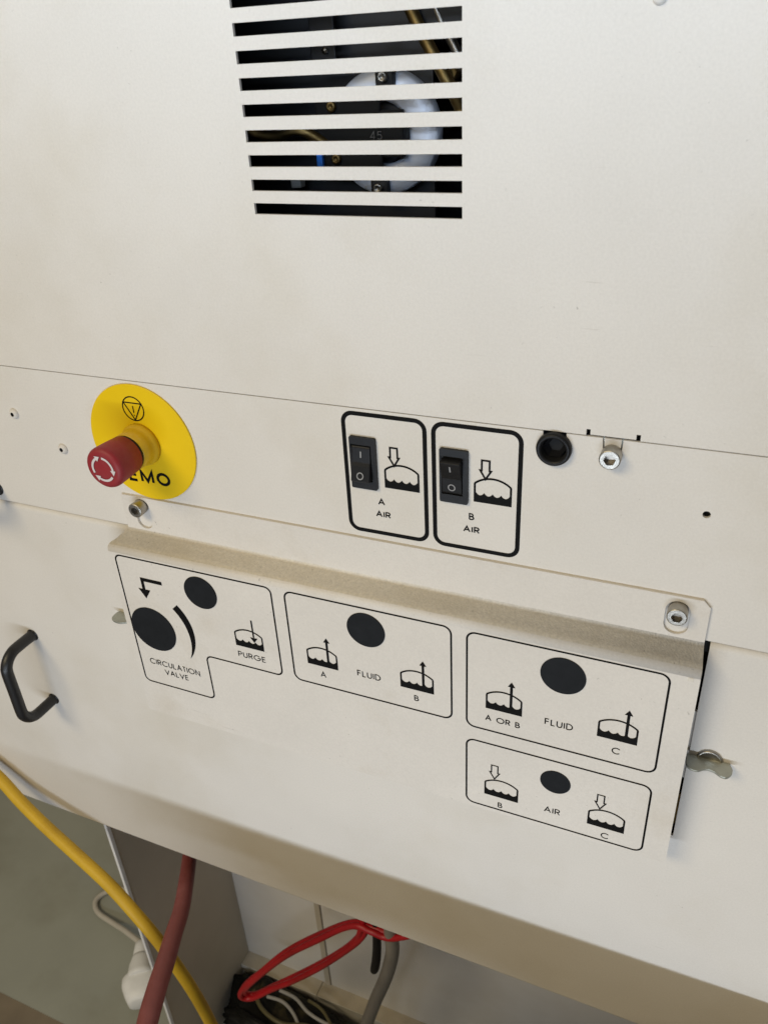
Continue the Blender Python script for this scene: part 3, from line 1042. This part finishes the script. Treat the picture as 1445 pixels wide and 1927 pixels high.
s_ = MB(); oriented(s_, (-600, 107, -1266), [(-29, 17, 12), (-27, 21, 16), (-14, 27, 21), (2, 32, 23.5), (14, 32, 23.5), (20, 28, 21), (21, 24, 18)], 0.72); s_.build('socket_body', 'white_plastic', sk)
s_ = MB(); oriented(s_, (-600, 107, -1257), [(10, 20, 19), (11, 22, 21), (17, 22.5, 21.5), (20, 21.5, 20.5), (34, 19.5, 18.5), (44, 16, 15), (50, 14.5, 13.5)], 0.95); pg = s_.build('mains_plug', 'white_plastic'); tag(pg, 'white mains plug pushed into the extension socket', 'plug')
s_ = MB(); oriented(s_, (-600, 107, -1257), [(49, 13.5, 12.5), (52, 14, 13), (66, 11.5, 10.5), (74, 10.5, 9.5), (75, 8, 7)], 1.0); sr = s_.build('strain_relief', 'white_plastic', pg)
pe = Vector((-600, 107, -1257)) + ax_ * 73
s_ = MB(); s_.tube([tuple(pe), (-662, 171, -1263), (-696, 180, -1270), (-728, 187, -1278), (-772, 196, -1284), (-792, 209, -1285), (-795, 224, -1285), (-785, 240, -1285), (-765, 252, -1285), (-735, 258, -1285), (-690, 262, -1285), (-600, 300, -1285)], [4.8] * 12, 12, sub=8)
s_.build('mains_cable', 'white_cable', pg)

# dark bundle in front of the ledge
bm = bmesh.new()
bmesh.ops.create_icosphere(bm, subdivisions=5, radius=1.0)
from mathutils import noise as mn
for v in bm.verts:
    p = v.co.copy()
    q = Vector((math.copysign(abs(p.x) ** 0.55, p.x), math.copysign(abs(p.y) ** 0.55, p.y), math.copysign(abs(p.z) ** 0.6, p.z)))
    d = mn.fractal(p * 2.6, 0.9, 2.0, 5) * 0.10 + abs(mn.noise(p * 5.0)) * 0.09
    q *= 1.0 - 0.08 + d
    v.co = Vector((q.x * 0.15, q.y * 0.050, q.z * 0.034))
me = bpy.data.meshes.new('cable_bag')
bm.to_mesh(me); bm.free()
for p in me.polygons:
    p.use_smooth = True
me.materials.append(M['bag'])
bag = bpy.data.objects.new('cable_bag', me); C.objects.link(bag)
bag.location = W((-305, 128, -1254)); bag.rotation_euler = (0, 0, R(-8))
tag(bag, 'crumpled black bag of cables lying in front of the base ledge', 'bag')
random.seed(9)
for nm, mt, rr, pts, lb in (('loose_wire', 'bag', 5, [(-440, 170, -1286), (-420, 130, -1240), (-385, 110, -1216), (-350, 104, -1214), (-320, 84, -1222), (-300, 62, -1252), (-290, 50, -1284)], 'thick black cable lying over the left end of the black bag'),
                       ('loose_wire', 'olive', 3.2, [(-400, 150, -1218), (-370, 128, -1213), (-330, 120, -1212), (-290, 132, -1213), (-255, 120, -1215), (-225, 96, -1228), (-215, 70, -1284)], 'olive brown wire winding across the black bag'),
                       ('loose_wire', 'olive', 2.4, [(-310, 168, -1216), (-280, 160, -1212), (-240, 135, -1214), (-205, 132, -1220), (-180, 110, -1250), (-170, 90, -1286)], 'olive brown wire along the right end of the black bag')):
    tube_thing(nm, pts, [rr] * len(pts), mt, lb, 'wire', group='loose wires around the black bag')
wl = ['thin grey wire curling over the black bag, nearest the red loop', 'thin grey wire running along the base ledge over the black bag', 'thin pale wire at the left end of the black bag']
for i, pts in enumerate(([(-375, 150, -1218), (-345, 150, -1214), (-318, 138, -1214), (-300, 120, -1216), (-282, 96, -1226), (-276, 70, -1250), (-272, 50, -1285)],
                         [(-360, 165, -1216), (-330, 162, -1213), (-300, 150, -1213), (-265, 146, -1214), (-230, 150, -1216), (-190, 150, -1240), (-160, 140, -1285)],
                         [(-440, 120, -1284), (-428, 90, -1268), (-405, 80, -1262), (-390, 62, -1270), (-380, 40, -1284)])):
    tube_thing('loose_wire', pts, [2.6 if i < 2 else 4] * len(pts), 'grey_wire', wl[i], 'wire', group='loose wires around the black bag')

# ------------------------------------------------------------------ unseen table, added askew before the machine to shade its lower panel
ang = R(21.6)
tc = (10.0, -147.0)
ux = Vector((math.cos(ang), math.sin(ang)))
uy = Vector((-math.sin(ang), math.cos(ang)))
tbl = empty('shade_table', (tc[0] - uy.x * 300, tc[1] - uy.y * 300, -1290))
tag(tbl, 'added table, out of view in front of the machine, that shades the lower panel', 'table')
ZT = -562.0


def slab(mb, u0, u1, v0, v1, z0, z1):
    q = [Vector(tc) + ux * u + uy * v for u, v in ((u0, v0), (u1, v0), (u1, v1), (u0, v1))]
    mb.add([(p.x, p.y, z0) for p in q] + [(p.x, p.y, z1) for p in q],
           [(0, 3, 2, 1), (4, 5, 6, 7), (0, 1, 5, 4), (1, 2, 6, 5), (2, 3, 7, 6), (3, 0, 4, 7)])


s_ = MB(); slab(s_, -335, 330, -480, 0, ZT - 28, ZT); s_.build('table_top', 'wood', tbl, 2.0)
s_ = MB(); slab(s_, -275, 248, -448, -430, -1200, ZT - 28.3); s_.build('light_block_panel', 'wood', tbl, 1.0)  # added to stop lamp light passing under the table
for u in (-298, 270):
    for v in (-440, -60):
        s_ = MB(); slab(s_, u - 20, u + 20, v - 20, v + 20, -1290, ZT - 28.2); s_.build('leg', 'table_leg', tbl, 1.5)

for o in bpy.data.objects:
    if '_w' in o.keys():
        del o['_w']
